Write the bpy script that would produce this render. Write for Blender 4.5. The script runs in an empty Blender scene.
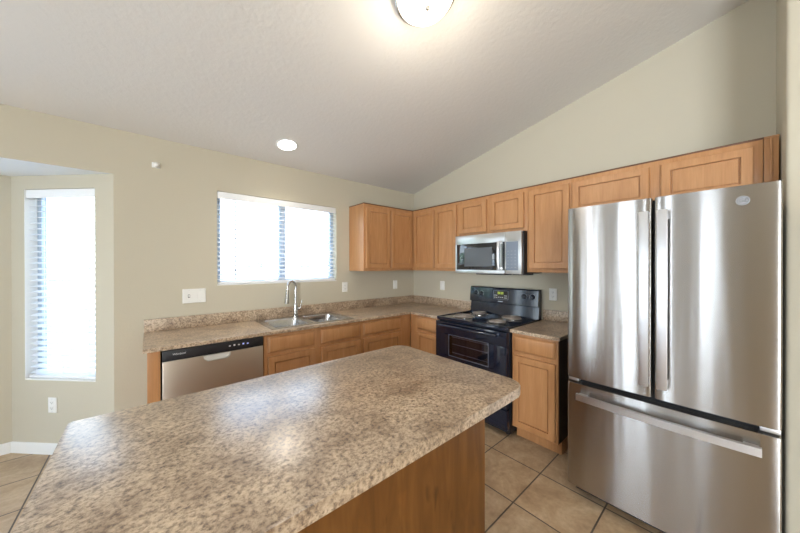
import bpy, bmesh, math, random
from mathutils import Matrix, Vector
PI = math.pi
rnd = random.Random(7)
SC = bpy.context.scene
COL = SC.collection

# ------------------------------------------------------------------ camera
yaw, pitch, roll = PI / 4 + .0725, -.0032, -.001
fw = Vector((math.cos(yaw), math.sin(yaw), 0)); rt = Vector((math.sin(yaw), -math.cos(yaw), 0)); up = Vector((0, 0, 1))
F = fw * math.cos(pitch) + up * math.sin(pitch); U = up * math.cos(pitch) - fw * math.sin(pitch)
R_ = rt * math.cos(roll) + U * math.sin(roll); U_ = U * math.cos(roll) - rt * math.sin(roll)
cam = bpy.data.cameras.new('camera'); cam.sensor_width = 36; cam.lens = 290.2225 * 36 / 800; cam.clip_start = .02; cam.clip_end = 200
camo = bpy.data.objects.new('camera', cam); COL.objects.link(camo)
m = Matrix.Identity(4)
for i in range(3):
    m[i][0], m[i][1], m[i][2] = R_[i], U_[i], -F[i]
    m[i][3] = (-2.9083, -3.0614, 1.4422)[i]
camo.matrix_world = m
SC.camera = camo

# ------------------------------------------------------------------ world, lights, exposure
W = bpy.data.worlds.new('sky'); SC.world = W; W.use_nodes = True
nt = W.node_tree; nt.nodes.clear()
wo = nt.nodes.new('ShaderNodeOutputWorld'); bg = nt.nodes.new('ShaderNodeBackground')
tc = nt.nodes.new('ShaderNodeTexCoord'); sx = nt.nodes.new('ShaderNodeSeparateXYZ'); cr = nt.nodes.new('ShaderNodeValToRGB')
cr.color_ramp.elements[0].position = 0.0; cr.color_ramp.elements[0].color = (.95, .98, 1, 1)
cr.color_ramp.elements[1].position = 0.5; cr.color_ramp.elements[1].color = (.36, .60, 1, 1)
e_ = cr.color_ramp.elements.new(.14); e_.color = (.78, .90, 1, 1)
nt.links.new(tc.outputs['Generated'], sx.inputs[0]); nt.links.new(sx.outputs['Z'], cr.inputs[0])
nt.links.new(cr.outputs[0], bg.inputs[0]); nt.links.new(bg.outputs[0], wo.inputs[0])
bg.inputs[1].default_value = 5.4
SC.view_settings.view_transform = 'Standard'; SC.view_settings.look = 'None'
SC.view_settings.exposure = 0.26; SC.view_settings.gamma = 1.0; SC.view_settings.use_curve_mapping = False


def area(name, loc, direction, w, h, power, color=(1, 1, 1), portal=False):
    l = bpy.data.lights.new(name, 'AREA'); l.shape = 'RECTANGLE'; l.size = w; l.size_y = h
    l.energy = power; l.color = color
    if portal: l.cycles.is_portal = True
    o = bpy.data.objects.new(name, l); COL.objects.link(o)
    d = Vector(direction).normalized()
    o.location = loc
    z = -d; x = Vector((0, 0, 1)).cross(z)
    if x.length < 1e-4: x = Vector((1, 0, 0))
    x.normalize(); y = z.cross(x)
    mm = Matrix.Identity(4)
    for i in range(3):
        mm[i][0], mm[i][1], mm[i][2], mm[i][3] = x[i], y[i], z[i], loc[i]
    o.matrix_world = mm
    return o


# daylight in the patio door / dining windows on the left and an added, unseen fill light farther back
area('patio_daylight', (-6.33, -1.83, 1.1), (1, 0, 0), .34, 2.1, 45, (.80, .89, 1))
area('dining_daylight', (-6.33, -.88, 1.35), (1, 0, 0), .24, 1.4, 22, (.80, .89, 1))
area('side_daylight', (-6.33, -2.71, 1.3), (1, 0, 0), .10, 1.9, 14, (.80, .89, 1))
area('added_rear_fill', (-6.33, -6.1, 1.2), (1, 0, 0), 2.2, 2.1, 270, (.92, .95, 1))
# the sun stands behind the house: it lights the yard, not the room
su = bpy.data.lights.new('sun', 'SUN'); su.energy = 10.0; su.angle = .01; su.color = (1, .96, .9)
so_ = bpy.data.objects.new('sun', su); COL.objects.link(so_); so_.rotation_euler = Vector((.4, -.6, .9)).to_track_quat('Z', 'Y').to_euler()
# sky light entering by the kitchen window and the bay windows
area('kitchen_window_portal', (-1.845, .30, 1.69), (0, -1, 0), 1.2, .86, 1, portal=True)
area('bay_side_portal', (-3.27, .46, 1.3), (-.7071, -.7071, 0), .62, 1.5, 1, portal=True)
area('bay_back_portal', (-4.4, .85, 1.3), (0, -1, 0), 1.0, 1.5, 1, portal=True)
area('bay_far_portal', (-5.53, .46, 1.3), (.7071, -.7071, 0), .62, 1.5, 1, portal=True)


# ------------------------------------------------------------------ materials
def mat(name, color, rough=.5, metal=0.0, spec=None, emit=None, coat=0.0):
    mm = bpy.data.materials.new(name); mm.use_nodes = True
    b = mm.node_tree.nodes['Principled BSDF']
    b.inputs['Base Color'].default_value = (*color, 1); b.inputs['Roughness'].default_value = rough
    b.inputs['Metallic'].default_value = metal
    if spec is not None: b.inputs['Specular IOR Level'].default_value = spec
    if coat: b.inputs['Coat Weight'].default_value = coat; b.inputs['Coat Roughness'].default_value = .08
    if emit: b.inputs['Emission Color'].default_value = (*emit[:3], 1); b.inputs['Emission Strength'].default_value = emit[3]
    return mm


def nodes(mm):
    return mm.node_tree, mm.node_tree.nodes, mm.node_tree.links, mm.node_tree.nodes['Principled BSDF']


def coords(n, l, scale=(1, 1, 1), out='Object'):
    t = n.new('ShaderNodeTexCoord'); mp = n.new('ShaderNodeMapping'); mp.inputs['Scale'].default_value = scale
    l.new(t.outputs[out], mp.inputs[0]); return mp.outputs[0]


def noise(n, l, vec, scale, detail=4, rough=.5, dist=0):
    t = n.new('ShaderNodeTexNoise'); t.inputs['Scale'].default_value = scale; t.inputs['Detail'].default_value = detail
    t.inputs['Roughness'].default_value = rough; t.inputs['Distortion'].default_value = dist
    l.new(vec, t.inputs['Vector']); return t.outputs['Fac']


def ramp(n, l, fac, stops):
    r = n.new('ShaderNodeValToRGB'); e = r.color_ramp.elements
    while len(e) < len(stops): e.new(.5)
    for i, (p, c) in enumerate(stops): e[i].position = p; e[i].color = (*c, 1)
    l.new(fac, r.inputs[0]); return r.outputs[0]


def mix(n, l, fac, a, b, mode='MIX'):
    x = n.new('ShaderNodeMix'); x.data_type = 'RGBA'; x.blend_type = mode
    for s, v in ((0, fac), (6, a), (7, b)):
        if hasattr(v, 'links'): l.new(v, x.inputs[s])
        elif s == 0: x.inputs[0].default_value = v
        else: x.inputs[s].default_value = (*v, 1)
    return x.outputs[2]


def bump(n, l, b, h, strength, dist=.01):
    bp = n.new('ShaderNodeBump'); bp.inputs['Strength'].default_value = strength; bp.inputs['Distance'].default_value = dist
    l.new(h, bp.inputs['Height']); l.new(bp.outputs[0], b.inputs['Normal'])


def plaster(name, color, scale, strength):
    mm = mat(name, color, .85, spec=.25); t, n, l, b = nodes(mm)
    bump(n, l, b, noise(n, l, coords(n, l), scale, 5, .6), strength, .004)
    return mm


M = {}
M['wall'] = plaster('beige_wall_paint', (.55, .50, .39), 60, .25)
M['ceiling'] = plaster('white_ceiling_paint', (.76, .73, .685), 34, .6)
M['ceiling_white'] = plaster('bright_white_ceiling_paint', (.80, .81, .80), 34, .4)
M['white'] = mat('white_paint', (.80, .79, .76), .45)
M['plastic'] = mat('white_plastic', (.82, .81, .77), .35)
M['slot'] = mat('dark_slot', (.03, .03, .03), .6)
M['blind'] = mat('white_blind', (.87, .87, .87), .5)
M['wand'] = mat('grey_clear_wand', (.22, .23, .25), .3)
M['vinyl'] = mat('white_window_vinyl', (.45, .52, .60), .4)


def wood(name, c0, c1, c2, sx=1.0):
    mm = mat(name, c1, .38, spec=.5); t, n, l, b = nodes(mm)
    oi = n.new('ShaderNodeObjectInfo'); tc = n.new('ShaderNodeTexCoord'); ad = n.new('ShaderNodeVectorMath'); ad.operation = 'ADD'
    sc = n.new('ShaderNodeVectorMath'); sc.operation = 'SCALE'; sc.inputs[3].default_value = 17.0
    cb = n.new('ShaderNodeCombineXYZ')
    for k in range(3): l.new(oi.outputs['Random'], cb.inputs[k])
    l.new(cb.outputs[0], sc.inputs[0]); l.new(tc.outputs['Object'], ad.inputs[0]); l.new(sc.outputs[0], ad.inputs[1])
    mp = n.new('ShaderNodeMapping'); mp.inputs['Scale'].default_value = (9 * sx, 9 * sx, 1.1); l.new(ad.outputs[0], mp.inputs[0])
    f1 = noise(n, l, mp.outputs[0], 2.2, 6, .6, .6)
    mp2 = n.new('ShaderNodeMapping'); mp2.inputs['Scale'].default_value = (60, 60, 2.5); l.new(ad.outputs[0], mp2.inputs[0])
    f2 = noise(n, l, mp2.outputs[0], 3, 3, .5)
    col = ramp(n, l, f1, [(.25, c0), (.5, c1), (.75, c2)])
    g = ramp(n, l, f2, [(.3, (.91, .90, .88)), (.7, (1.04, 1.04, 1.04))])
    l.new(mix(n, l, .8, col, g, 'MULTIPLY'), b.inputs['Base Color'])
    bump(n, l, b, f2, .06, .002)
    return mm


M['wood'] = wood('honey_maple_wood', (.41, .187, .071), (.475, .232, .094), (.54, .28, .122))
M['body_dark'] = mat('cabinet_side_dark', (.075, .048, .032), .6)  # one even tone, darker than the other cabinet bodies
M['wood_top'] = mat('dark_stained_edge', (.13, .055, .025), .5)


def plywood():
    mm = mat('stained_plywood', (.3, .15, .05), .45, spec=.3); t, n, l, b = nodes(mm)
    v = coords(n, l, (5, 5, .7)); f = noise(n, l, v, 2.4, 5, .55, 1.2)
    v2 = coords(n, l, (6, 6, 2.2)); f2 = noise(n, l, v2, 2.2, 2, .5, .3)
    c = ramp(n, l, f, [(.3, (.105, .039, .008)), (.5, (.155, .061, .013)), (.72, (.215, .092, .022))])
    k = ramp(n, l, f2, [(.28, (.35, .28, .22)), (.36, (1, 1, 1)), (.66, (1, 1, 1)), (.74, (1.35, 1.3, 1.2))])
    l.new(mix(n, l, .7, c, k, 'MULTIPLY'), b.inputs['Base Color'])
    return mm


M['ply'] = plywood()


def laminate():
    mm = mat('granite_look_laminate', (.5, .4, .28), .30, spec=.9); t, n, l, b = nodes(mm)
    v = coords(n, l, (1, 1.1, 1))
    big = noise(n, l, v, 6.5, 4, .6, .8); mid = noise(n, l, v, 72, 7, .72, .2); fine = noise(n, l, v, 120, 3, .6, .4)
    base = ramp(n, l, mid, [(.33, (.095, .064, .046)), (.43, (.29, .21, .145)), (.52, (.50, .39, .275)), (.68, (.66, .545, .41))])
    tone = ramp(n, l, big, [(.32, (.62, .55, .50)), (.5, (.95, .91, .88)), (.66, (1.12, 1.10, 1.07))])
    c = mix(n, l, 1.0, base, tone, 'MULTIPLY')
    sp = ramp(n, l, fine, [(.30, (.35, .30, .27)), (.42, (1, 1, 1)), (.62, (1, 1, 1)), (.74, (1.22, 1.18, 1.12))])
    l.new(mix(n, l, .85, c, sp, 'MULTIPLY'), b.inputs['Base Color'])
    return mm


M['lam'] = laminate()


def tile():
    mm = mat('ceramic_floor_tile', (.5, .4, .3), .42, spec=.45); t, n, l, b = nodes(mm)
    tc = n.new('ShaderNodeTexCoord'); mp = n.new('ShaderNodeMapping'); mp.inputs['Location'].default_value = (.861, 2.178, 0)
    l.new(tc.outputs['Object'], mp.inputs[0])
    br = n.new('ShaderNodeTexBrick'); br.offset = 0; br.squash = 1
    br.inputs['Scale'].default_value = 1; br.inputs['Brick Width'].default_value = .375; br.inputs['Row Height'].default_value = .377
    br.inputs['Mortar Size'].default_value = .0045; br.inputs['Mortar Smooth'].default_value = .1
    br.inputs['Color1'].default_value = (.9, .9, .9, 1); br.inputs['Color2'].default_value = (1.08, 1.06, 1.02, 1)
    l.new(mp.outputs[0], br.inputs['Vector'])
    f = noise(n, l, tc.outputs['Object'], 5, 6, .65, .6); f2 = noise(n, l, tc.outputs['Object'], 38, 4, .6)
    c = ramp(n, l, f, [(.28, (.33, .215, .125)), (.5, (.47, .335, .205)), (.72, (.59, .45, .30))])
    g = ramp(n, l, f2, [(.3, (.82, .80, .78)), (.65, (1.05, 1.05, 1.05))])
    c = mix(n, l, .8, c, g, 'MULTIPLY')
    c = mix(n, l, 1.0, c, br.outputs['Color'], 'MULTIPLY')
    l.new(mix(n, l, br.outputs['Fac'], c, (.10, .075, .055)), b.inputs['Base Color'])
    iv = n.new('ShaderNodeMath'); iv.operation = 'SUBTRACT'; iv.inputs[0].default_value = 1; l.new(br.outputs['Fac'], iv.inputs[1])
    bump(n, l, b, iv.outputs[0], .5, .003)
    return mm


M['tile'] = tile()


def steel(name, color, rough, aniso=.0, wav=0.0, rot=0.0):
    mm = mat(name, color, rough, 1.0); t, n, l, b = nodes(mm)
    if aniso:
        cb = n.new('ShaderNodeCombineXYZ'); cb.inputs[0].default_value = 1
        vt = n.new('ShaderNodeVectorTransform'); vt.vector_type = 'VECTOR'; vt.convert_from = 'OBJECT'; vt.convert_to = 'WORLD'
        l.new(cb.outputs[0], vt.inputs[0]); l.new(vt.outputs[0], b.inputs['Tangent'])
        b.inputs['Anisotropic'].default_value = aniso; b.inputs['Anisotropic Rotation'].default_value = rot
    if wav:
        f = noise(n, l, coords(n, l, (7, 1, .35)), 1.0, 2, .5)
        bump(n, l, b, f, wav, .02)
    return mm


M['steel'] = steel('brushed_stainless_steel', (.44, .42, .40), .24, 1.0, .14, .25)
M['steel3'] = steel('dishwasher_steel', (.58, .53, .47), .36, .6, .06, .25)
M['steel2'] = steel('stainless_trim', (.60, .60, .60), .28)
M['handle'] = steel('satin_handle_steel', (.66, .66, .67), .33)
M['sink'] = steel('satin_sink_steel', (.50, .50, .50), .22)
M['chrome'] = steel('brushed_chrome', (.62, .62, .62), .16)
M['black'] = mat('blue_tinted_black_enamel', (.007, .011, .024), .09, spec=.7)  # blue in the base colour stands in for window reflections on black
M['blackm'] = mat('matte_black_plastic', (.012, .012, .014), .4)
M['dglass'] = mat('dark_appliance_glass', (.012, .014, .018), .03, spec=1.0)
M['gpanel'] = mat('grey_control_film', (.20, .235, .29), .3)
M['trimg'] = mat('oven_window_trim', (.11, .11, .13), .25)
M['badge'] = mat('silver_badge', (.34, .34, .35), .35)
M['keyp'] = mat('pale_key_print', (.34, .37, .42), .4)
M['mesh'] = mat('microwave_screen_mesh', (.10, .11, .12), .35)
M['side'] = mat('fridge_side_grey', (.06, .06, .062), .5)
M['gasket'] = mat('black_gasket', (.008, .008, .01), .5)
M['coil'] = mat('grey_burner_coil', (.36, .31, .27), .45, .4)
M['pan'] = steel('chrome_drip_pan', (.55, .53, .5), .22)
M['rack'] = steel('oven_rack_wire', (.6, .6, .62), .35)
M['oven_in'] = mat('oven_enamel', (.035, .032, .045), .5)
M['print'] = mat('pale_print', (.7, .7, .7), .5)
M['digit'] = mat('lit_clock_digits', (.2, .25, .05), .5, emit=(.65, .85, .1, .8))
M['led'] = mat('lit_blue_marks', (.1, .1, .2), .5, emit=(.45, .5, 1, .9))
M['lampglass'] = mat('lit_opal_glass', (.95, .93, .88), .35, emit=(1, .93, .80, 2.0))
M['canlens'] = mat('lit_recessed_lens', (.95, .93, .9), .4, emit=(1, .96, .9, 9.0))
M['nickel'] = steel('brushed_nickel', (.62, .60, .56), .25)
M['leaf'] = mat('green_leaves', (.20, .34, .16), .6)
M['bark'] = mat('brown_bark', (.14, .09, .06), .8)
M['yard'] = mat('pale_gravel_yard', (.75, .70, .62), .9)
M['block'] = mat('pale_block_wall', (.62, .55, .47), .85)


def oven_glass(name, tint, gl):
    mm = bpy.data.materials.new(name); mm.use_nodes = True; t = mm.node_tree; n = t.nodes; l = t.links; n.clear()
    o = n.new('ShaderNodeOutputMaterial'); mx = n.new('ShaderNodeMixShader'); tr = n.new('ShaderNodeBsdfTransparent'); g = n.new('ShaderNodeBsdfGlossy')
    tr.inputs[0].default_value = (*tint, 1); g.inputs['Roughness'].default_value = .03; mx.inputs[0].default_value = gl
    l.new(tr.outputs[0], mx.inputs[1]); l.new(g.outputs[0], mx.inputs[2]); l.new(mx.outputs[0], o.inputs[0])
    return mm


M['ovglass'] = oven_glass('tinted_oven_glass', (.55, .55, .62), .10)
M['pane'] = oven_glass('window_glass', (.95, .97, .98), .05)


# ------------------------------------------------------------------ mesh helpers
def merge(bm, b2):
    vm = {}
    for v in b2.verts: vm[v] = bm.verts.new(v.co)
    for f in b2.faces:
        try: bm.faces.new([vm[v] for v in f.verts])
        except ValueError: pass
    b2.free()


def box(bm, x0, x1, y0, y1, z0, z1, bev=0.0, seg=2):
    b = bmesh.new()
    x0, x1 = min(x0, x1), max(x0, x1); y0, y1 = min(y0, y1), max(y0, y1); z0, z1 = min(z0, z1), max(z0, z1)
    vs = [b.verts.new(p) for p in ((x0, y0, z0), (x1, y0, z0), (x1, y1, z0), (x0, y1, z0), (x0, y0, z1), (x1, y0, z1), (x1, y1, z1), (x0, y1, z1))]
    for q in ((3, 2, 1, 0), (4, 5, 6, 7), (0, 1, 5, 4), (1, 2, 6, 5), (2, 3, 7, 6), (3, 0, 4, 7)): b.faces.new([vs[i] for i in q])
    if bev: bmesh.ops.bevel(b, geom=list(b.edges), offset=bev, segments=seg, affect='EDGES', profile=.6)
    merge(bm, b); return bm


def rings(bm, rs, cap0=True, cap1=True, closed=True):
    vv = [[bm.verts.new(p) for p in r] for r in rs]; n = len(vv[0])
    for a, b in zip(vv, vv[1:]):
        for i in range(n if closed else n - 1):
            j = (i + 1) % n; bm.faces.new((a[i], a[j], b[j], b[i]))
    if cap0: bm.faces.new(list(reversed(vv[0])))
    if cap1: bm.faces.new(vv[-1])
    return bm


def panel(bm, x0, x1, z0, z1, y, prof):
    """rectangular rings in the xz plane; prof = (inset, y offset) from back to front (front is -y)"""
    return rings(bm, [[(x0 + i, y + d, z0 + i), (x1 - i, y + d, z0 + i), (x1 - i, y + d, z1 - i), (x0 + i, y + d, z1 - i)] for i, d in prof])


def frame(bm, x0, x1, z0, z1, t, y0, y1, bev=.0015):
    """four bars round an opening, outer bounds given"""
    box(bm, x0, x1, y0, y1, z0, z0 + t, bev); box(bm, x0, x1, y0, y1, z1 - t, z1, bev)
    box(bm, x0, x0 + t, y0, y1, z0 + t, z1 - t, bev); box(bm, x1 - t, x1, y0, y1, z0 + t, z1 - t, bev)
    return bm


def lathe(bm, prof, c=(0, 0, 0), n=32, axis='z', cap0=True, cap1=True):
    rs = []
    for r, h in prof:
        ring = []
        for i in range(n):
            a = 2 * PI * i / n; p = (r * math.cos(a), r * math.sin(a), h)
            if axis == 'y': p = (p[0], -p[2], p[1])
            if axis == 'x': p = (p[2], p[0], p[1])
            ring.append((p[0] + c[0], p[1] + c[1], p[2] + c[2]))
        rs.append(ring)
    return rings(bm, rs, cap0, cap1)


def tube(bm, pts, r, n=10, caps=True):
    pts = [Vector(p) for p in pts]; rr = r if isinstance(r, (list, tuple)) else [r] * len(pts)
    rs = []; prev = None
    for i, p in enumerate(pts):
        t = (pts[min(i + 1, len(pts) - 1)] - pts[max(i - 1, 0)]).normalized()
        if prev is None:
            a = Vector((0, 0, 1)) if abs(t.z) < .9 else Vector((1, 0, 0)); u = t.cross(a).normalized()
        else: u = (prev - t * prev.dot(t)).normalized()
        prev = u; v = t.cross(u)
        rs.append([tuple(p + (u * math.cos(2 * PI * k / n) + v * math.sin(2 * PI * k / n)) * rr[i]) for k in range(n)])
    return rings(bm, rs, caps, caps)


def prism(bm, poly, z0, z1, bev=0.0, seg=3):
    b = bmesh.new()
    rings(b, [[(x, y, z0) for x, y in poly], [(x, y, z1) for x, y in poly]])
    if bev:
        es = [e for e in b.edges if abs(e.verts[0].co.z - e.verts[1].co.z) < 1e-6]
        bmesh.ops.bevel(b, geom=es, offset=bev, segments=seg, affect='EDGES', profile=.5)
    merge(bm, b); return bm


def roundpoly(pts, rad, n=6):
    out = []
    N = len(pts)
    for i, p in enumerate(pts):
        r = rad[i]; p = Vector(p); a = (Vector(pts[i - 1]) - p).normalized(); c = (Vector(pts[(i + 1) % N]) - p).normalized()
        if r <= 0: out.append(tuple(p)); continue
        s = p + a * r; e = p + c * r
        for k in range(n + 1):
            t = k / n; out.append(tuple(s * (1 - t) ** 2 + p * 2 * t * (1 - t) + e * t * t))
    return out


def obj(name, bm, m, parent=None, loc=None, rot=None, smooth=True):
    bmesh.ops.recalc_face_normals(bm, faces=bm.faces)
    me = bpy.data.meshes.new(name); bm.to_mesh(me); bm.free()
    if smooth:
        me.shade_smooth(); me.set_sharp_from_angle(angle=math.radians(32))
    me.materials.append(M[m] if isinstance(m, str) else m)
    o = bpy.data.objects.new(name, me); COL.objects.link(o)
    if parent: o.parent = parent
    if loc: o.location = loc
    if rot: o.rotation_euler = rot
    return o


def thing(name, label, cat, loc=(0, 0, 0), rz=0.0, group=None, rot=None):
    o = bpy.data.objects.new(name, None); COL.objects.link(o); o.empty_display_size = .1
    o.location = loc; o.rotation_euler = rot or (0, 0, rz)
    o['label'] = label; o['category'] = cat
    if group: o['group'] = group
    return o


def tag(o, label, cat, group=None):
    o['label'] = label; o['category'] = cat
    if group: o['group'] = group
    return o


def struct(name, bm, m, parent=None, smooth=False):
    o = obj(name, bm, m, parent, smooth=smooth); o['kind'] = 'structure'; return o


def text_mesh(name, body, size, m, parent, loc, rot=(PI / 2, 0, 0), ext=.0006, shear=0.0):
    c = bpy.data.curves.new(name, 'FONT'); c.body = body; c.size = size; c.extrude = ext; c.align_x = 'CENTER'; c.align_y = 'CENTER'; c.shear = shear
    t = bpy.data.objects.new('tmp', c); COL.objects.link(t); bpy.context.view_layer.update()
    me = bpy.data.meshes.new_from_object(t.evaluated_get(bpy.context.evaluated_depsgraph_get()))
    bpy.data.objects.remove(t); me.name = name; me.materials.clear(); me.materials.append(M[m])
    o = bpy.data.objects.new(name, me); COL.objects.link(o); o.parent = parent; o.location = loc; o.rotation_euler = rot
    return o


B = bmesh.new

# ------------------------------------------------------------------ room shell
SL = .2125; CZ = 2.475; TH = .14            # ceiling slope, height at the window wall, wall thickness
RIDGE = -4.6; WX = -6.2; BY = -7.5; RX = -.535; CY = -3.222
ceil_z = lambda y: CZ - SL * y if y > RIDGE else CZ - SL * RIDGE + SL * (y - RIDGE)
bm = B(); box(bm, WX - .2, .2, BY - .2, .9, -.1, 0); struct('floor', bm, 'tile')
bm = B()
for ya, yb in ((TH, RIDGE), (RIDGE, BY - .2)):
    xa, xb = WX - .2, .2
    za, zb = CZ - SL * ya, ceil_z(yb)
    za = CZ - SL * ya if ya > RIDGE else ceil_z(ya)
    rings(bm, [[(xa, ya, za), (xb, ya, za), (xb, ya, za + .1), (xa, ya, za + .1)], [(xa, yb, zb), (xb, yb, zb), (xb, yb, zb + .1), (xa, yb, zb + .1)]])
struct('ceiling', bm, 'ceiling')


def wall_pieces(bm, u0, u1, z0, z1, holes, put):
    """holes = (ua, ub, za, zb) sorted by u; put(bm, ua, ub, za, zb)"""
    u = u0
    for a, b, c, d in holes:
        if a > u: put(bm, u, a, z0, z1)
        if c > z0: put(bm, a, b, z0, c)
        if d < z1: put(bm, a, b, d, z1)
        u = b
    if u < u1: put(bm, u, u1, z0, z1)


KW = (-2.442, -1.247, 1.262, 2.120)        # kitchen window opening
BX0, BX1, BYB, BZ = -5.70, -3.109, .605, 2.135
py = lambda y0, y1: (lambda bm, a, b, c, d: box(bm, a, b, y0, y1, c, d))
bm = B(); wall_pieces(bm, BX1 + .0001, TH, 0, CZ, [KW], py(0, TH))
box(bm, BX0, BX1, 0, TH, BZ + .004, CZ); box(bm, BX0, BX1, 0, .004, BZ, BZ + .004); box(bm, WX - TH, BX0, 0, TH, 0, CZ)
struct('wall_back', bm, 'wall')
# bay: angled side, back, angled side (each mesh in a rotated frame)
ang = math.hypot(BYB, BYB)
BW = (.152, .744, .562, 2.033)              # bay side window, along the angled wall
bm = B(); wall_pieces(bm, .0005, ang + .03, 0, BZ + .05, [BW], py(-.11, 0))
o = struct('wall_bay_right', bm, 'wall'); o.location = (BX1, 0, 0); o.rotation_euler = (0, 0, math.radians(135))
bm = B(); wall_pieces(bm, BX0 + BYB - .02, BX1 - BYB + .02, 0, BZ + .05, [(-4.95, -3.95, .56, 2.03)], py(BYB, BYB + TH)); struct('wall_bay_back', bm, 'wall')
bm = B(); wall_pieces(bm, -.03, ang + .02, 0, BZ + .05, [(ang - .73, ang - .138, .56, 2.03)], py(-.11, 0))
o = struct('wall_bay_left', bm, 'wall'); o.location = (BX0 + BYB, BYB, 0); o.rotation_euler = (0, 0, math.radians(225))
bm = B(); prism(bm, [(BX0, .004), (BX1, .004), (BX1, TH), (BX1 + .1, TH), (BX1 - BYB + .1, BYB + TH), (BX0 + BYB - .1, BYB + TH), (BX0 - .1, TH), (BX0, TH)], BZ, BZ + .0035); struct('ceiling_bay', bm, 'ceiling_white')
# range wall (right), the return beside the refrigerator, the passage wall
def slope_wall(bm, x0, x1, ya, yb):
    ys = [ya, yb] if not (yb < RIDGE < ya) else [ya, RIDGE, yb]
    rings(bm, [[(x0, y, 0), (x1, y, 0), (x1, y, ceil_z(y) + .02), (x0, y, ceil_z(y) + .02)] for y in ys])
bm = B(); slope_wall(bm, 0, TH, TH, CY - .2); struct('wall_right', bm, 'wall')
bm = B()
pts = roundpoly([(0, CY), (RX, CY), (RX, BY), (0, BY)], [0, .02, 0, 0])
nb = len(pts)
def extr(bm, pts):
    bmv = [[bm.verts.new((x, y, 0)) for x, y in pts], [bm.verts.new((x, y, ceil_z(y) + .02)) for x, y in pts]]
    n = len(pts)
    for i in range(n):
        j = (i + 1) % n; bm.faces.new((bmv[0][i], bmv[0][j], bmv[1][j], bmv[1][i]))
extr(bm, [p for p in pts[:-2]] + [(RX, RIDGE), (RX, BY), (0, BY), (0, RIDGE)])
o = struct('wall_passage', bm, 'wall', smooth=True)
# far left wall with the patio door and two windows; living-room wall behind the camera
px = lambda x0, x1: (lambda bm, a, b, c, d: box(bm, x0, x1, a, b, c, d))
bm = B(); wall_pieces(bm, BY, TH, 0, 3.5, [(-7.25, -4.95, .02, 2.30), (-2.77, -2.65, .35, 2.25), (-2.01, -1.65, .02, 2.12), (-1.01, -.75, .65, 2.05)], px(WX - TH, WX)); struct('wall_left', bm, 'wall')
bm = B(); box(bm, WX, RX, BY - TH, BY, 0, 3.5); struct('wall_front', bm, 'wall')


def baseboard(name, L, loc, rz):
    bm = B(); rings(bm, [[(x, 0, 0), (x, -.012, 0), (x, -.012, .065), (x, -.006, .08), (x, 0, .082)] for x in (0, L)])
    o = struct(name, bm, 'white', smooth=True); o.location = loc; o.rotation_euler = (0, 0, rz)
baseboard('baseboard_bay_right', ang - .012, (BX1 - BYB, BYB, 0), math.radians(-45))
baseboard('baseboard_bay_back', BX1 - BX0 - 2 * BYB, (BX0 + BYB, BYB, 0), 0)
baseboard('baseboard_back', .185, (BX1, 0, 0), 0)
baseboard('baseboard_passage', 3.2, (RX, CY - .03, 0), math.radians(-90))


def window(name, w, h, loc, rz, d=.085, slider=True, t=.038, split=.5, rail=True):
    """frame with its lower-left outer corner at the origin, front -y"""
    r = bpy.data.objects.new(name, None); COL.objects.link(r); r.location = loc; r.rotation_euler = (0, 0, rz); r['kind'] = 'structure'
    bm = B(); frame(bm, 0, w, 0, h, t, d, d + (.05 if rail else .032))
    if slider: box(bm, w * split - .032, w * split + .032, d - .004, d + .046, t, h - t, .002)
    elif rail: box(bm, t, w - t, d - .004, d + .046, h * .5 - .025, h * .5 + .025, .002)
    f = obj('window_frame', bm, 'vinyl', r)
    bm = B()
    box(bm, t, w - t, d + .024, d + .028, t, h - t); obj('pane', bm, 'pane', r, smooth=False)
    return r


w1 = window('window_1', KW[1] - KW[0], KW[3] - KW[2], (KW[0], 0, KW[2]), 0, split=.505)
bm = B(); box(bm, 0, KW[1] - KW[0], .0, .08, 0, .010, .002); obj('window_sill', bm, 'white', w1)
ca, sa = -math.sqrt(.5), math.sqrt(.5)
# on the angled wall: origin at the left end of the opening seen from the room
w2 = window('window_2', BW[1] - BW[0], BW[3] - BW[2], (BX1 + ca * BW[1], sa * BW[1], BW[2]), math.radians(-45), slider=False, t=.04, d=.075, rail=False)
bm = B(); box(bm, 0, BW[1] - BW[0], .0, .08, 0, .010, .002); obj('window_sill', bm, 'white', w2)
window('window_3', 1.0, 1.47, (-4.95, BYB, .56), 0)
window('window_4', .592, 1.47, (BX0 + BYB - (ang - .73) * sa, BYB - (ang - .73) * sa, .56), math.radians(45), slider=False).location = (BX0 + BYB - (ang - .138) * sa, BYB - (ang - .138) * sa, .56)
bm = B(); L = BW[1] - BW[0]; box(bm, 0, .003, .0, .075, .010, BW[3] - BW[2], 0); obj('window_jamb', bm, 'white', w2)
bm = B(); box(bm, L - .003, L, .0, .075, .010, BW[3] - BW[2], 0); obj('window_jamb', bm, 'white', w2)
# patio door and windows on the far left wall (front faces +x)
window('door_1', .36, 2.10, (WX, -2.01, .02), math.radians(90), d=.03, t=.03)
window('window_5', .26, 1.4, (WX, -1.01, .65), math.radians(90), d=.03, slider=False, t=.02)
window('window_6', .12, 1.9, (WX, -2.77, .35), math.radians(90), d=.03, slider=False, t=.012)
window('added_door', 2.3, 2.28, (WX, -7.25, .02), math.radians(90), d=.03)  # unseen sliding door, added to carry the fill light for the range wall


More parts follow.
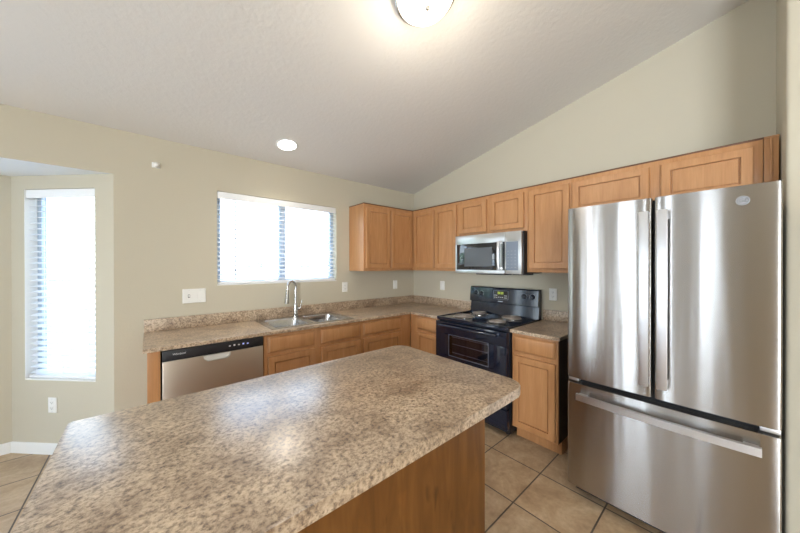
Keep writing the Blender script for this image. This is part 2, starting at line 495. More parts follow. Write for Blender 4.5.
def blind(label, w, h, loc, rz, group, n, wand=None, tilt=15.0, stack=.0):
    b = thing('window_blind', label, 'window blind', loc, rz, group)
    bm = B(); box(bm, .004, w - .004, .006, .020, h - .066, h - .002, .003); obj('valance', bm, 'blind', b)
    bm = B(); box(bm, .008, w - .008, .022, .066, h - .05, h - .006, .002); obj('head_rail', bm, 'blind', b)
    top = h - .078; bot = .052; bm = B()
    for i in range(n):
        z = bot + (top - bot) * i / (n - 1)
        dz = .5 * .048 * math.sin(math.radians(tilt)); hy = .5 * .048 * math.cos(math.radians(tilt)); th = .0028
        rings(bm, [[(x, .044 - hy, z - dz), (x, .044, z + .002), (x, .044 + hy, z + dz), (x, .044 + hy, z + dz + th), (x, .044, z + .002 + th), (x, .044 - hy, z - dz + th)] for x in (.010, w - .010)])
    obj('slats', bm, 'blind', b)
    bm = B(); box(bm, .008, w - .008, .018, .070, .013, .033, .004); obj('bottom_rail', bm, 'blind', b)
    for q in (.12, .5, .88):
        for yy in (.019, .069): bm = B(); box(bm, w * q - .0012, w * q + .0012, yy - .0006, yy + .0006, .03, h - .05); obj('ladder_cord', bm, 'blind', b)
    if wand is not None:
        bm = B(); tube(bm, [(wand, .012, h - .07), (wand, .0125, h * .62), (wand, .013, .055)], .004, 8); obj('tilt_wand', bm, 'wand', b)
    return b


blind('wide white slatted blind over the window above the kitchen sink', KW[1] - KW[0], KW[3] - KW[2], (KW[0], 0, KW[2]), 0, 'white window blinds', 18, wand=.15)
blind('tall narrow white slatted blind in the angled window of the bay', BW[1] - BW[0], BW[3] - BW[2], (BX1 + ca * BW[1], sa * BW[1], BW[2]), math.radians(-45), 'white window blinds', 31)

# ------------------------------------------------------------------ outside the windows
bm = B(); box(bm, -40, 30, .95, 60, -.3, -.12); box(bm, -40, WX - .3, -30, .95, -.3, -.12); box(bm, WX - .3, 30, -30, BY - .3, -.3, -.12); o = struct('ground_yard', bm, 'yard')
bm = B(); box(bm, -16, 14, 9.0, 9.2, -.12, 1.35)
tag(obj('garden_wall', bm, 'block'), 'pale garden block wall outside beyond the sink window', 'wall')


def shrub(name, label, cat, loc, r, h, n, group, trunk=0.0, leaf=.10):
    t = thing(name, label, cat, loc, 0, group)
    bm = B()
    for _ in range(n):
        a = rnd.random() * 2 * PI; u = rnd.uniform(-1, 1); q = rnd.random() ** .4
        s = math.sqrt(1 - u * u); p = Vector((r * q * s * math.cos(a), r * q * s * math.sin(a), trunk + h / 2 + h / 2 * q * u))
        d = Vector((rnd.uniform(-1, 1), rnd.uniform(-1, 1), rnd.uniform(-.4, 1))).normalized(); e = d.orthogonal().normalized() * leaf * .45; d = d * leaf * rnd.uniform(.7, 1.3)
        vs = [bm.verts.new(p + k) for k in (-d, e, d, -e)]; bm.faces.new(vs)
    obj('foliage', bm, 'leaf', t, smooth=False)
    bm = B(); tube(bm, [(0, 0, 0), (.03, .02, (trunk + h * .3) * .6), (0, .03, trunk + h * .5)], [.07, .05, .03], 8); obj('trunk', bm, 'bark', t)
    return t


for i, (x, y, r, h, tr, lb) in enumerate([
        (-5.6, 10.3, .75, 1.4, .3, 'green shrub outside behind the far left edge of the sink window'),
        (-3.6, 10.6, .7, 1.5, .3, 'green shrub outside second from the left in the sink window'),
        (-1.6, 10.4, .9, 1.5, .3, 'green shrub outside third from the left in the sink window'),
        (.6, 10.6, .8, 1.3, .4, 'green shrub outside behind the middle of the sink window'),
        (2.9, 10.3, 1.0, 1.45, .3, 'green shrub outside behind the right part of the sink window')]):
    shrub('shrub', lb, 'shrub', (x, y, -.12), r, h, 700, 'shrubs beyond the garden wall', tr)
for i, (x, y) in enumerate([(-6.6, 4.4), (-10.2, 5.4), (-13.9, 6.6)]):
    shrub('tree', ['leafy green garden tree nearest the bay', 'leafy green garden tree second from the bay', 'leafy green garden tree farthest from the bay'][i], 'tree', (x, y, -.12), 1.5, 2.3, 1100, 'garden trees', .5, .16)

# ------------------------------------------------------------------ cabinets (local frame: front -y, left edge x=0, wall at y=0)
DOOR = [(0, -.001), (0, -.022), (.003, -.025), (.046, -.025), (.0470, -.009), (.0545, -.009), (.0565, -.0165), (.0567, -.0165)]
DRAWER = [(0, -.001), (0, -.010), (.003, -.013), (.012, -.0215), (.013, -.022)]


def cabinet(name, label, cat, loc, rz, w, d, z0, z1, doors, drawers=(), group=None, toe=0.0, face='wood', side='wood', topedge=False, skip_ends=()):
    """doors/drawers: (x0, x1, z0, z1)"""
    t = thing(name, label, cat, loc, rz, group)
    bm = B(); ya, yb = -d + .0185, -.003
    if toe:
        box(bm, .001, .018, ya, yb, z0, z1 - .001); box(bm, w - .018, w - .001, ya, yb, z0, z1 - .001); box(bm, .018, w - .018, yb - .008, yb, z0, z1 - .001); box(bm, .018, w - .018, ya, yb - .008, z0, z0 + .018)
    else: box(bm, .001, w - .001, ya, yb, z0, z1 - .001)
    obj('body', bm, side, t, smooth=False)
    # face frame: stiles, rails round the openings
    bm = B(); box(bm, 0, w, -d, -d + .019, z0, z1, .0012); obj('face_frame', bm, 'wood', t)
    for a, b, c, e in doors:
        bm = B(); panel(bm, a, b, c, e, -d, DOOR); obj('door', bm, 'wood', t)
    for a, b, c, e in drawers:
        bm = B(); panel(bm, a, b, c, e, -d, DRAWER); obj('drawer_front', bm, 'wood', t)
    if toe:
        bm = B(); box(bm, .002, w - .002, -d + .075, -.01, 0, toe); obj('toe_kick', bm, 'wood', t, smooth=False)
    if topedge:
        bm = B(); box(bm, -.003, w + .003, -d - .004, -.001, z1, z1 + .010, .002); obj('top_edge', bm, 'wood_top', t)
    return t


RB = math.radians(-90)
UB, UT, UD = 1.381, 2.145, .316
DZ0, DZ1 = UB + .034, UT - .036
G = 'upper wall cabinets'
# on the window wall
cabinet('wall_cabinet', 'upper wood cabinet with two doors right of the sink window', 'cabinet', (-1.076, 0, 0), 0, .757, UD, UB, UT,
        [(.022, .370, DZ0, DZ1), (.384, .735, DZ0, DZ1)], group=G, topedge=True)
# on the range wall, x local = distance from the corner along -y
def upper(label, y0, y1, z0, doors, nm='wall_cabinet'):
    return cabinet(nm, label, 'cabinet', (0, -y0, 0), RB, y1 - y0, UD, z0, UT, [(a - y0, b - y0, c, e) for a, b, c, e in doors], group=G, topedge=True)
upper('upper wood cabinet with two tall doors in the corner left of the microwave', .0, 1.060, UB, [(.362, .700, DZ0, DZ1), (.722, 1.036, DZ0, DZ1)])
upper('short upper wood cabinet with two small doors directly above the microwave', 1.060, 1.826, 1.758, [(1.083, 1.414, 1.786, DZ1), (1.464, 1.800, 1.786, DZ1)])
upper('tall single-door upper wood cabinet between microwave and refrigerator', 1.826, 2.190, UB, [(1.850, 2.178, DZ0, DZ1)])
upper('short upper wood cabinet with two doors above the refrigerator', 2.190, 3.160, 1.835, [(2.203, 2.676, 1.862, DZ1), (2.736, 3.126, 1.862, DZ1)])
bm = B(); box(bm, 0, .052, -UD, -.003, 1.835, UT, .0012); box(bm, .022, .030, -UD - .006, -UD, 1.835, UT, .001); box(bm, -.002, .054, -UD - .003, -.003, UT, UT + .010, .002)
o = tag(obj('filler_strip', bm, 'wood', loc=(0, -3.1625, 0), rot=(0, 0, RB)), 'narrow wood filler strip between refrigerator cabinet and wall end', 'filler strip')

CD, CT, TK = .615, .887, .105
CDA = .592
G = 'base cabinets'
DRZ = (.735, .862); DOZ = (TK + .025, .705)
cabinet('base_cabinet', 'wood sink base cabinet with two doors right of the dishwasher', 'cabinet', (-2.217, 0, 0), 0, .927, CDA, TK, CT,
        [(.031, .423, *DOZ), (.490, .902, *DOZ)], [(.031, .423, *DRZ), (.490, .902, *DRZ)], G, TK)
cabinet('base_cabinet', 'wood base cabinet with one drawer and door between sink base and corner', 'cabinet', (-1.290, 0, 0), 0, .672, CDA, TK, CT,
        [(.017, .511, *DOZ)], [(.017, .511, *DRZ)], G, TK)
cabinet('base_cabinet', 'wood base cabinet with one drawer in the corner left of the black range', 'cabinet', (0, -.5955, 0), RB, .4525, CD, TK, CT,
        [(.1225, .4265, *DOZ)], [(.1225, .4265, *DRZ)], G, TK)
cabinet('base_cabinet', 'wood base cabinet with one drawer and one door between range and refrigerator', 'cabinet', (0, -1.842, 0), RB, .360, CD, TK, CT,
        [(.018, .345, .125, .703)], [(.018, .345, .738, .866)], G, TK, side='body_dark')
bm = B(); box(bm, 0, .066, -CDA - .008, -.003, 0, CT, .0015)
tag(obj('end_panel', bm, 'wood', loc=(-2.920, 0, 0)), 'plain wood end panel at the left side of the dishwasher', 'cabinet panel')

# ------------------------------------------------------------------ countertops
CH = .914; CF = .646; CFA = .624


def slab_profile(bm, pts_fn, us):
    rings(bm, [pts_fn(u) for u in us])


ct = thing('countertop', 'long L-shaped brown granite-look countertop with sink below the window', 'countertop', (0, 0, 0))
bm = B()
zt, zb = CH, CT + .0005
SX0, SX1, SY0, SY1 = -2.125, -1.385, -.545, -.075            # sink cut-out
YB = -.0025
def edge(bm, along, a0, a1, front, back):
    prof = [(back, zt), (front + .005, zt), (front + .0015, zt - .0015), (front, zt - .005), (front, zb + .006), (front + .002, zb), (back, zb)]
    if along == 'x': rings(bm, [[(a, p, q) for p, q in prof] for a in (a0, a1)])
    else: rings(bm, [[(p, a, q) for p, q in prof] for a in (a0, a1)])
edge(bm, 'x', -2.941, SX0, -CFA, YB); edge(bm, 'x', SX0, SX1, -CFA, SY0); edge(bm, 'x', SX1, -CF, -CFA, YB)
box(bm, SX0, SX1, SY1, YB, zb, zt)
box(bm, -CF, YB, -CFA, YB, zb, zt)
edge(bm, 'y', -1.046, -CFA, -CF, YB)
obj('worktop', bm, 'lam', ct, smooth=False)
bm = B(); box(bm, -2.941, YB, -.0215, YB, CH, 1.016, .003); box(bm, -.0215, YB, -1.046, -.0215, CH, 1.016, .003); obj('backsplash', bm, 'lam', ct)
ct2 = thing('countertop', 'short brown granite-look countertop between range and refrigerator', 'countertop', (0, 0, 0))
bm = B(); edge(bm, 'y', -2.222, -1.8375, -CF, YB); obj('worktop', bm, 'lam', ct2, smooth=False)
bm = B(); box(bm, -.0215, YB, -2.222, -1.8375, CH, 1.016, .003); obj('backsplash', bm, 'lam', ct2)

# ------------------------------------------------------------------ sink and faucet
sk = thing('kitchen_sink', 'double-bowl stainless sink set into the counter below the window', 'sink', (0, 0, CH))
bm = B()
x0, x1, y0, y1 = -2.148, -1.362, -.572, -.052
mid = (x0 + x1) / 2
bowls = [(x0 + .045, mid - .018, y0 + .040, y1 - .085), (mid + .018, x1 - .045, y0 + .040, y1 - .085)]
# rim: strips round the two bowls
rz0, rz1 = .0005, .006
for a in [(x0, x1, bowls[0][3], y1), (x0, x1, y0, bowls[0][2]), (x0, bowls[0][0], bowls[0][2], bowls[0][3]), (bowls[0][1], bowls[1][0], bowls[0][2], bowls[0][3]), (bowls[1][1], x1, bowls[0][2], bowls[0][3])]:
    box(bm, a[0], a[1], a[2], a[3], rz0, rz1)
obj('rim', bm, 'sink', sk)
for a, b, c, d in bowls:
    bm = B(); rs = []
    for ins, z, rr in [(-.001, .0062, .03), (.003, .004, .035), (.008, -.006, .05), (.016, -.10, .06), (.026, -.165, .07), (.05, -.178, .07), (.11, -.183, .05)]:
        rs.append([(x, y, z) for x, y in roundpoly([(a + ins, c + ins), (b - ins, c + ins), (b - ins, d - ins), (a + ins, d - ins)], [rr] * 4, 5)])
    rings(bm, rs, cap0=False); bw = obj('bowl', bm, 'sink', sk)
    bm = B(); lathe(bm, [(.045, 0), (.045, .003), (.035, .003), (.030, -.001)], ((a + b) / 2, (c + d) / 2, -.183)); obj('drain', bm, 'chrome', bw)
fc = thing('faucet', 'brushed gooseneck pull-down faucet standing behind the sink bowls', 'faucet', (-1.765, -.092, CH + .0062))
bm = B(); lathe(bm, [(.030, 0), (.030, .006), (.024, .010), (.023, .075), (.020, .11), (.0165, .125), (.014, .14)], n=20); obj('base', bm, 'chrome', fc)
bm = B(); pts = [(0, 0, .12), (0, 0, .20), (0, 0, .28)]
dx, dy = -.86, -.51; rad = .060; top = .305
for k in range(0, 13):
    a = PI - PI * k / 12; s = rad + rad * math.cos(a); pts.append((dx * s, dy * s, top + rad * math.sin(a)))
e = pts[-1]; pts.append((e[0], e[1], top - .03)); tube(bm, pts, .0125, 12); obj('spout', bm, 'chrome', fc)
bm = B(); tube(bm, [(e[0], e[1], top - .02), (e[0] + dx * .004, e[1] + dy * .004, top - .06), (e[0] + dx * .012, e[1] + dy * .012, top - .125), (e[0] + dx * .017, e[1] + dy * .017, top - .158)], [.0140, .0165, .022, .0245], 14); obj('spray_head', bm, 'chrome', fc)
bm = B(); tube(bm, [(.015, -.005, .075), (.034, -.010, .078), (.042, -.012, .085)], [.014, .014, .011], 10); tube(bm, [(.038, -.011, .080), (.052, -.014, .12), (.063, -.016, .165)], [.008, .007, .006], 10); obj('handle', bm, 'chrome', fc)

# ------------------------------------------------------------------ dishwasher
dw = thing('dishwasher', 'stainless dishwasher with black control strip under the counter', 'dishwasher', (-2.849, .025, 0))
w = .627
bm = B(); box(bm, .003, w - .003, -.585, -.04, .03, CT - .004); obj('tub', bm, 'blackm', dw)
bm = B(); box(bm, .004, w - .004, -.640, -.586, .115, .810, .005); obj('door_panel', bm, 'steel3', dw)
bm = B(); box(bm, .004, w - .004, -.641, -.586, .8115, .882, .004); cp = obj('control_strip', bm, 'blackm', dw)
text_mesh('brand_name', 'Whirlpool', .017, 'print', cp, (.092, -.6415, .852), shear=.2)
for k in range(5):
    bm = B(); box(bm, .385 + k * .030, .397 + k * .030, -.6416, -.641, .845, .853 + .004 * (k % 2)); obj('indicator', bm, 'led' if k > 2 else 'print', cp, smooth=False)
# pocket handle: scoop recessed into the top of the door
bm = B()
bx = [(.226, .809), (.230, .785), (.250, .769), (.372, .769), (.392, .785), (.396, .809)]
yo = lambda z, k: -.6405 - k * (.811 - z) / .042
rings(bm, [[(x, -.6395, z) for x, z in bx], [(x, yo(z, .020), z) for x, z in bx], [(.311 + (x - .311) * .94, yo(z, .020), .790 + (z - .790) * .88) for x, z in bx], [(.311 + (x - .311) * .90, yo(z, .012), .790 + (z - .790) * .80) for x, z in bx]])
obj('pocket_handle', bm, 'steel2', dw)
bm = B(); box(bm, .012, w - .012, -.56, -.50, .0, .105); obj('toe_plate', bm, 'blackm', dw)

# ------------------------------------------------------------------ range
RW = .782
rg = thing('electric_range', 'freestanding black electric coil range below the microwave', 'range', (0, -1.0505, 0), RB)
bm = B(); box(bm, .002, RW - .002, -.630, -.02, .03, .895, .003); obj('body', bm, 'blackm', rg)
bm = B(); box(bm, 0, RW, -.668, -.025, .893, .920, .006); box(bm, .0, RW, -.668, -.640, .915, .926, .004); box(bm, 0, .014, -.66, -.03, .915, .926, .003); box(bm, RW - .014, RW, -.66, -.03, .915, .926, .003); obj('cooktop', bm, 'black', rg)
bm = B(); rings(bm, [[(x, -.025, .915), (x, -.095, .915), (x, -.078, 1.035), (x, -.105, 1.045), (x, -.088, 1.195), (x, -.078, 1.205), (x, -.025, 1.205)] for x in (.004, RW - .004)])
bgd = obj('backguard', bm, 'black', rg)
tl = math.atan2(.017, .15)
def onpanel(x, z): return (x, -.105 + .017 * (z - 1.045) / .15 - .0005, z)
for x, z in ((.082, 1.136), (.152, 1.132), (.640, 1.134), (.722, 1.134)):
    bm = B(); lathe(bm, [(.024, 0), (.024, .004), (.019, .006), (.0185, .020), (.016, .023), (.003, .024)], (0, 0, 0), 20, 'y'); box(bm, -.004, .004, -.032, -.006, -.017, .017, .0015)
    k = obj('knob', bm, 'black', rg, loc=onpanel(x, z), rot=(-tl, 0, 0))
    bm = B(); tube(bm, [(.028 * math.cos(math.radians(-40 + 10 * q)), -.0004, .028 * math.sin(math.radians(-40 + 10 * q))) for q in range(27)], .0009, 5); obj('dial_ring', bm, 'print', k)
bm = B(); p = onpanel(.388, 1.130); panel(bm, -.085, .085, -.046, .046, 0, [(0, 0), (0, -.002), (.004, -.003), (.0042, -.003)]); ck = obj('clock_panel', bm, 'dglass', rg, loc=p, rot=(-tl, 0, 0))
bm = B(); frame(bm, -.086, .086, -.047, .047, .003, -.0042, -.001, .0006); obj('clock_trim', bm, 'gpanel', ck)
for cx in (-.030, -.014, .006, .022):
    bm = B(); box(bm, cx - .005, cx - .003, -.0045, -.003, .010, .030); box(bm, cx + .003, cx + .005, -.0045, -.003, .010, .030)
    for zz in (.010, .030): box(bm, cx - .005, cx + .005, -.0045, -.003, zz - .0011, zz + .0011)
    obj('clock_digit', bm, 'digit', ck, smooth=False)
for cx, zz in [(a, b) for a in (-.066, -.046, .046, .062) for b in (-.028, -.006)] + [(-.022, -.025), (0, -.025), (.022, -.025)]:
    bm = B(); box(bm, cx - .006, cx + .006, -.0042, -.003, zz - .0035, zz + .0035); obj('clock_button', bm, 'print', ck, smooth=False)
bm = B(); box(bm, .362, .414, -.1095, -.104, 1.060, 1.066); obj('brand_plate', bm, 'print', bgd, smooth=False)
for bx, by, r in ((.205, -.490, .098), (.200, -.215, .080), (.585, -.505, .080), (.575, -.220, .098)):
    bm = B(); lathe(bm, [(r + .016, 0), (r + .016, .004), (r + .010, .006), (r + .002, .003), (r - .02, .0015), (.01, .001)], (bx, by, .9195), 28); dp = obj('drip_pan', bm, 'pan', rg)
    bm = B(); pts = []
    turns = 4 if r > .09 else 3.4
    for q in range(int(turns * 22) + 1):
        a = 2 * PI * q / 22; rr = .018 + (r - .020) * q / (turns * 22); pts.append((bx + rr * math.cos(a), by + rr * math.sin(a), .9335))
    tube(bm, pts, .0068, 6); obj('coil_burner', bm, 'coil', dp)
bm = B(); frame(bm, .004, RW - .004, .245, .885, .12, -.688, -.634, .004); box(bm, .12, RW - .12, -.688, -.634, .365, .560, .0); box(bm, .12, RW - .12, -.688, -.634, .766, .77)
od = obj('oven_door', bm, 'black', rg)
bm = B(); frame(bm, .168, RW - .168, .560, .770, .007, -.6905, -.680, .002); obj('window_trim', bm, 'trimg', od)
for xa, xb in ((.12, .172), (RW - .172, RW - .12)): bm = B(); box(bm, xa, xb, -.688, -.634, .555, .772); obj('door_glass_border', bm, 'black', od, smooth=False)
bm = B(); box(bm, .17, RW - .17, -.687, -.684, .562, .768); obj('oven_window', bm, 'ovglass', od, smooth=False)
bm = B(); box(bm, .16, RW - .16, -.6345, -.632, .55, .775); obj('oven_liner', bm, 'oven_in', od, smooth=False)
for z in (.590, .672, .742): bm = B(); tube(bm, [(.19, -.655, z), (RW - .19, -.655, z)], .004, 6); obj('oven_rack', bm, 'rack', od)
bm = B()
tube(bm, [(.075, -.730, .856), (RW / 2, -.734, .856), (RW - .075, -.730, .856)], .013, 12)
for x in (.085, RW - .085): box(bm, x - .014, x + .014, -.735, -.685, .845, .868, .004)
obj('handle', bm, 'black', od)
bm = B(); box(bm, .004, RW - .004, -.682, -.634, .075, .238, .006); obj('storage_drawer', bm, 'black', rg)
for x, y in ((.05, -.58), (RW - .05, -.58), (.05, -.08), (RW - .05, -.08)):
    bm = B(); lathe(bm, [(.018, 0), (.018, .012), (.012, .014), (.012, .035)], (x, y, 0), 12); obj('foot', bm, 'blackm', rg)

# ------------------------------------------------------------------ microwave
mw = thing('microwave', 'stainless over-the-range microwave below the short cabinets', 'microwave', (0, -1.0785, 1.362), RB)
w, h, d = .735, .394, .40
bm = B(); box(bm, .004, w + .008, -d + .03, -.005, .004, h - .001, .002); obj('body', bm, 'blackm', mw)
bm = B(); box(bm, .0, .574, -d, -d + .035, .0, .036, .002); box(bm, 0, .574, -d, -d + .035, h - .092, h - .002, .002); box(bm, 0, .016, -d, -d + .035, .036, h - .092); box(bm, .492, .574, -d, -d + .035, .036, h - .092)
dr = obj('door', bm, 'steel2', mw)
bm = B(); box(bm, .015, .494, -d + .004, -d + .03, .034, h - .090, .001); obj('door_glass', bm, 'dglass', dr)
bm = B(); box(bm, .115, .440, -d + .002, -d + .0041, .070, h - .135, .001); obj('door_screen', bm, 'mesh', dr)
bm = B(); tube(bm, [(.530, -d - .030, .045), (.530, -d - .040, .10), (.530, -d - .043, .17), (.530, -d - .040, .25), (.530, -d - .030, .305)], .015, 12)
for z in (.055, .293): box(bm, .518, .542, -d - .032, -d + .002, z - .010, z + .010, .003)
obj('handle', bm, 'handle', dr)
bm = B(); box(bm, .552, .573, -d - .0012, -d, .036, h - .092); obj('door_shadow_strip', bm, 'blackm', dr, smooth=False)
bm = B(); box(bm, .577, w, -d, -d + .035, .0, h - .002, .002); cpn = obj('control_panel', bm, 'steel2', mw)
bm = B(); box(bm, .586, w - .030, -d - .001, -d + .001, .036, h - .094, .0004); kp = obj('keypad', bm, 'gpanel', mw)
for r in range(6):
    for c in range(3): bm = B(); box(bm, .601 + c * .034, .617 + c * .034, -d - .0014, -d - .0009, .060 + r * .030, .064 + r * .030); obj('key', bm, 'keyp', kp, smooth=False)
bm = B(); box(bm, .22, .54, -.34, -.20, -.012, .004, .003); obj('vent_filter', bm, 'slot', mw)
bm = B(); box(bm, .60, w + .008, -.30, -.18, -.010, .004, .003); obj('vent_filter', bm, 'slot', mw)

# ------------------------------------------------------------------ refrigerator
FW = .824; FD = .914
fr = thing('refrigerator', 'tall stainless french-door refrigerator beside the right wall end', 'refrigerator', (0, -2.3675, 0), RB)
bm = B(); box(bm, .008, FW - .008, -.835, -.06, .035, 1.772, .004); obj('cabinet', bm, 'side', fr)
bm = B(); box(bm, .012, FW - .012, -.846, -.830, .08, 1.765); obj('gasket', bm, 'gasket', fr, smooth=False)
def door_bm(x0, x1, z0, z1, bulge=.005, seg=24):
    bm = B(); y1 = -.846; pts = []
    n = seg; wd = x1 - x0; r = .007
    front = []
    for k in range(n + 1):
        t = k / n; x = x0 + wd * t; s = abs(2 * t - 1)
        yy = -FD - bulge * (1 - s ** 4)
        front.append((x, yy))
    # round the two vertical front edges
    out = []
    for k in range(6):
        a = PI / 2 * k / 5; out.append((x0 + r - r * math.cos(a), front[0][1] + r - r * math.sin(a)))
    out += [p for p in front if x0 + r < p[0] < x1 - r]
    for k in range(6):
        a = PI / 2 * k / 5; out.append((x1 - r + r * math.sin(a), front[-1][1] + r - r * math.cos(a)))
    poly = [(x0, y1)] + out + [(x1, y1)]
    prism(bm, poly, z0, z1, .003, 2); return bm
dl = obj('door', door_bm(.002, .405, .748, 1.796), 'steel', fr)
dr_ = obj('door', door_bm(.417, FW - .002, .748, 1.796), 'steel', fr)
fz = obj('freezer_drawer', door_bm(.002, FW - .002, .080, .715, .006), 'steel', fr)
def flat_handle(par, x):
    bm = B(); box(bm, x - .020, x + .020, -.968, -.951, .815, 1.722, .003)
    for z in (.835, 1.70): box(bm, x - .013, x + .017, -.952, -FD + .002, z - .022, z + .022, .002)
    obj('handle', bm, 'handle', par)
flat_handle(dl, .380); flat_handle(dr_, .452)
bm = B(); box(bm, .4045, .4175, -.860, -.845, .745, 1.79); obj('centre_gasket', bm, 'gasket', fr, smooth=False)
bm = B(); rs = []
for k in range(13):
    t = k / 12; x = .064 + (FW - .120) * t; yy = -.948 - .016 * (1 - (2 * t - 1) ** 2)
    rs.append([(x, yy, .630), (x, yy - .016, .632), (x, yy - .016, .668), (x, yy, .670)])
rings(bm, rs)
for x in (.092, FW - .085): box(bm, x - .022, x + .022, -.953, -FD + .006, .640, .662, .002)
obj('handle', bm, 'handle', fz)
for x in (.032, FW - .032):
    bm = B(); box(bm, x - .028, x + .028, -.900, -.846, .7235, .7435, .003); obj('hinge', bm, 'handle', fr)
bm = B(); lathe(bm, [(.021, 0), (.021, .0022), (.0195, .003)], (0, 0, 0), 28, 'y'); em = obj('emblem', bm, 'badge', fr, loc=(.714, -.9205, 1.728)); em['label'] = 'round silver emblem'
bm = B(); rs = []
for i in range(29):
    a = 2 * PI * i / 28; rs.append((.0165 * math.cos(a), -.0034, .0165 * math.sin(a)))
tube(bm, rs, .0009, 6, False); obj('emblem_ring', bm, 'slot', em)
text_mesh('emblem_letters', 'GE', .022, 'slot', em, (0, -.0032, .0), shear=.15)
bm = B(); box(bm, .02, FW - .02, -.82, -.10, .004, .075, .003); obj('base_grille', bm, 'gasket', fr)

# ------------------------------------------------------------------ island
IX0, IX1, IY0, IY1 = -3.115, -1.628, -1.590, -2.452
ic = thing('island_cabinet', 'stained plywood island base below the big countertop', 'kitchen island', (0, 0, 0))
bm = B(); box(bm, IX0 + .03, -1.660, -2.232, -1.625, .0, .8735); obj('body', bm, 'wood', ic, smooth=False)
bm = B(); box(bm, IX0 + .028, -1.652, -2.250, -2.2325, 0, .8735, .0015); obj('back_panel', bm, 'ply', ic)
it = B()
poly = roundpoly([(IX0, IY0), (IX0, IY1), (IX1, IY1), (IX1, IY0)], [.012, .03, .095, .075], 8)
prism(it, poly, .874, CH, .0035, 2)
tag(obj('island_countertop', it, 'lam'), 'large granite-look countertop slab on the island in the foreground', 'countertop')

# ------------------------------------------------------------------ wall plates, sensor
def plate(name, label, cat, loc, rz, kind, w=.072, h=.116, group='wall plates'):
    t = thing(name, label, cat, loc, rz, group)
    bm = B(); panel(bm, -w / 2, w / 2, -h / 2, h / 2, 0, [(0, 0), (0, -.003), (.004, -.0062), (.0045, -.0062)]); obj('cover_plate', bm, 'plastic', t)
    xs = [0] if w < .1 else [-.039, .039]
    for i, x in enumerate(xs):
        k = kind[i]
        if k == 'o':
            for z in (-.021, .021):
                bm = B(); panel(bm, x - .0165, x + .0165, z - .0145, z + .0145, -.006, [(0, 0), (0, -.002), (.001, -.0026), (.0012, -.0026)]); rc = obj('receptacle', bm, 'plastic', t)
                for xa, xb, za, zb in ((x - .0075, x - .0055, z - .002, z + .007), (x + .0055, x + .0075, z - .002, z + .006), (x - .002, x + .002, z - .009, z - .005)):
                    bm = B(); box(bm, xa, xb, -.0092, -.0084, za, zb); obj('slot', bm, 'slot', rc, smooth=False)
        elif k == 't':
            bm = B(); box(bm, x - .005, x + .005, -.018, -.006, -.006, .010, .002); obj('toggle', bm, 'plastic', t)
            bm = B(); box(bm, x - .0075, x + .0075, -.0068, -.006, -.013, .013); obj('toggle_slot', bm, 'slot', t, smooth=False)
        else:
            bm = B(); rings(bm, [[(x - .016, -.006, -.033), (x + .016, -.006, -.033), (x + .016, -.006, .033), (x - .016, -.006, .033)], [(x - .015, -.012, -.032), (x + .015, -.012, -.032), (x + .015, -.0075, .032), (x - .015, -.0075, .032)]]); obj('rocker', bm, 'plastic', t)
    for x in xs:
        for z in (-.048, .048): bm = B(); lathe(bm, [(.003, 0), (.003, .0008), (.0012, .001)], (x, -.0061, z), 8, 'y'); obj('screw', bm, 'handle', t)
    return t


plate('switch_plate', 'wide white double plate with toggle and rocker left of the sink window', 'light switch', (-2.612, -.0005, 1.183), 0, 'tr', w=.166, h=.122)
plate('wall_outlet', 'white outlet on the wall just right of the sink window', 'outlet', (-1.136, -.0005, 1.186), 0, 'o')
plate('switch_plate', 'white rocker plate under the window-wall cabinet near the corner', 'light switch', (-.350, -.0005, 1.182), 0, 'r')
plate('switch_plate', 'white rocker plate on the wall left of the range', 'light switch', (-.0005, -.548, 1.181), RB, 'r')
plate('wall_outlet', 'white outlet on the wall between range and refrigerator', 'outlet', (-.0005, -1.926, 1.166), RB, 'o')
so = .48
plate('wall_outlet', 'white outlet low on the bay wall below the narrow window', 'outlet', (-3.468 - .0004, .359 - .0004, .376), math.radians(-45), 'o')
sn = thing('wall_sensor', 'small white dome sensor high on the wall left of the window', 'sensor', (-2.864, -.0005, 2.252), 0)
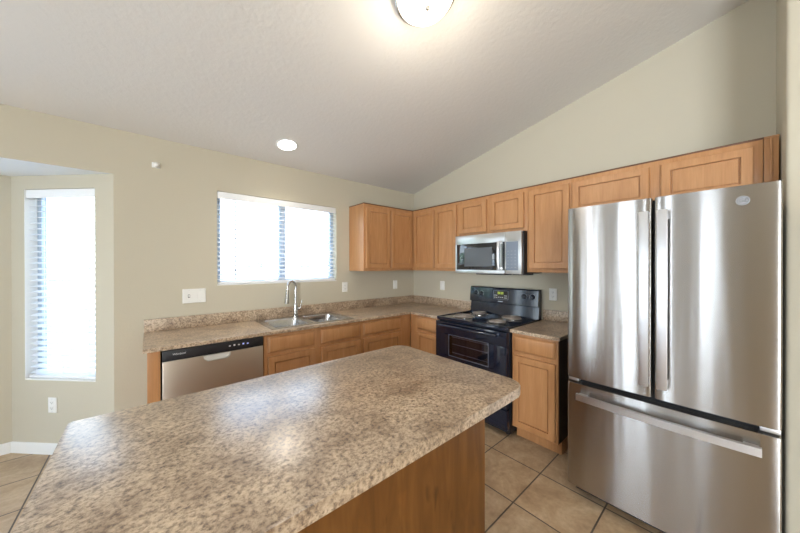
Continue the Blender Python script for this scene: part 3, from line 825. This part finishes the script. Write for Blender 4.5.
bm = B(); box(bm, -.026, .026, -.010, 0, -.022, .022, .005); obj('base', bm, 'plastic', sn)
bm = B(); lathe(bm, [(.020, .009), (.021, .018), (.017, .028), (.009, .034), (.002, .036)], (.002, 0, .002), 18, 'y'); obj('dome', bm, 'plastic', sn)

# ------------------------------------------------------------------ ceiling lights
tiltx = -math.atan(SL)
cl = thing('ceiling_lamp', 'round flush ceiling lamp with lit opal glass and nickel rim', 'ceiling lamp', (-1.810, -1.987, ceil_z(-1.987)), rot=(tiltx, 0, 0))
bm = B(); lathe(bm, [(.150, -.0005), (.152, -.022), (.146, -.028), (.160, -.034), (.163, -.050), (.155, -.056), (.140, -.052)], n=48); obj('rim', bm, 'nickel', cl)
bm = B(); lathe(bm, [(.150, -.050), (.146, -.066), (.128, -.088), (.095, -.104), (.05, -.113), (.006, -.115)], n=48); obj('glass_shade', bm, 'lampglass', cl)
bm = B(); lathe(bm, [(.004, -.112), (.012, -.116), (.013, -.121), (.008, -.126), (.009, -.131), (.003, -.136)], n=16); obj('finial', bm, 'nickel', cl)
lt = bpy.data.lights.new('ceiling_lamp_light', 'POINT'); lt.energy = 9; lt.color = (1, .91, .78); lt.shadow_soft_size = .12
lo = bpy.data.objects.new('ceiling_lamp_light', lt); COL.objects.link(lo); lo.parent = cl; lo.location = (0, 0, -.34)
rl = thing('recessed_light', 'small round recessed ceiling light lit near the window wall', 'ceiling light', (-1.945, -.362, ceil_z(-.362)), rot=(tiltx, 0, 0))
bm = B(); lathe(bm, [(.098, -.0005), (.096, -.005), (.085, -.007), (.078, -.003)], n=40, cap1=False); obj('trim_ring', bm, 'white', rl)
bm = B(); lathe(bm, [(.079, -.001), (.078, -.0035), (.04, -.005)], n=40); obj('lens', bm, 'canlens', rl)
ls = bpy.data.lights.new('recessed_spot', 'SPOT'); ls.energy = 28; ls.color = (1, .94, .84); ls.spot_size = 2.3; ls.spot_blend = .8; ls.shadow_soft_size = .07
lso = bpy.data.objects.new('recessed_spot', ls); COL.objects.link(lso); lso.parent = rl; lso.location = (0, 0, -.02)
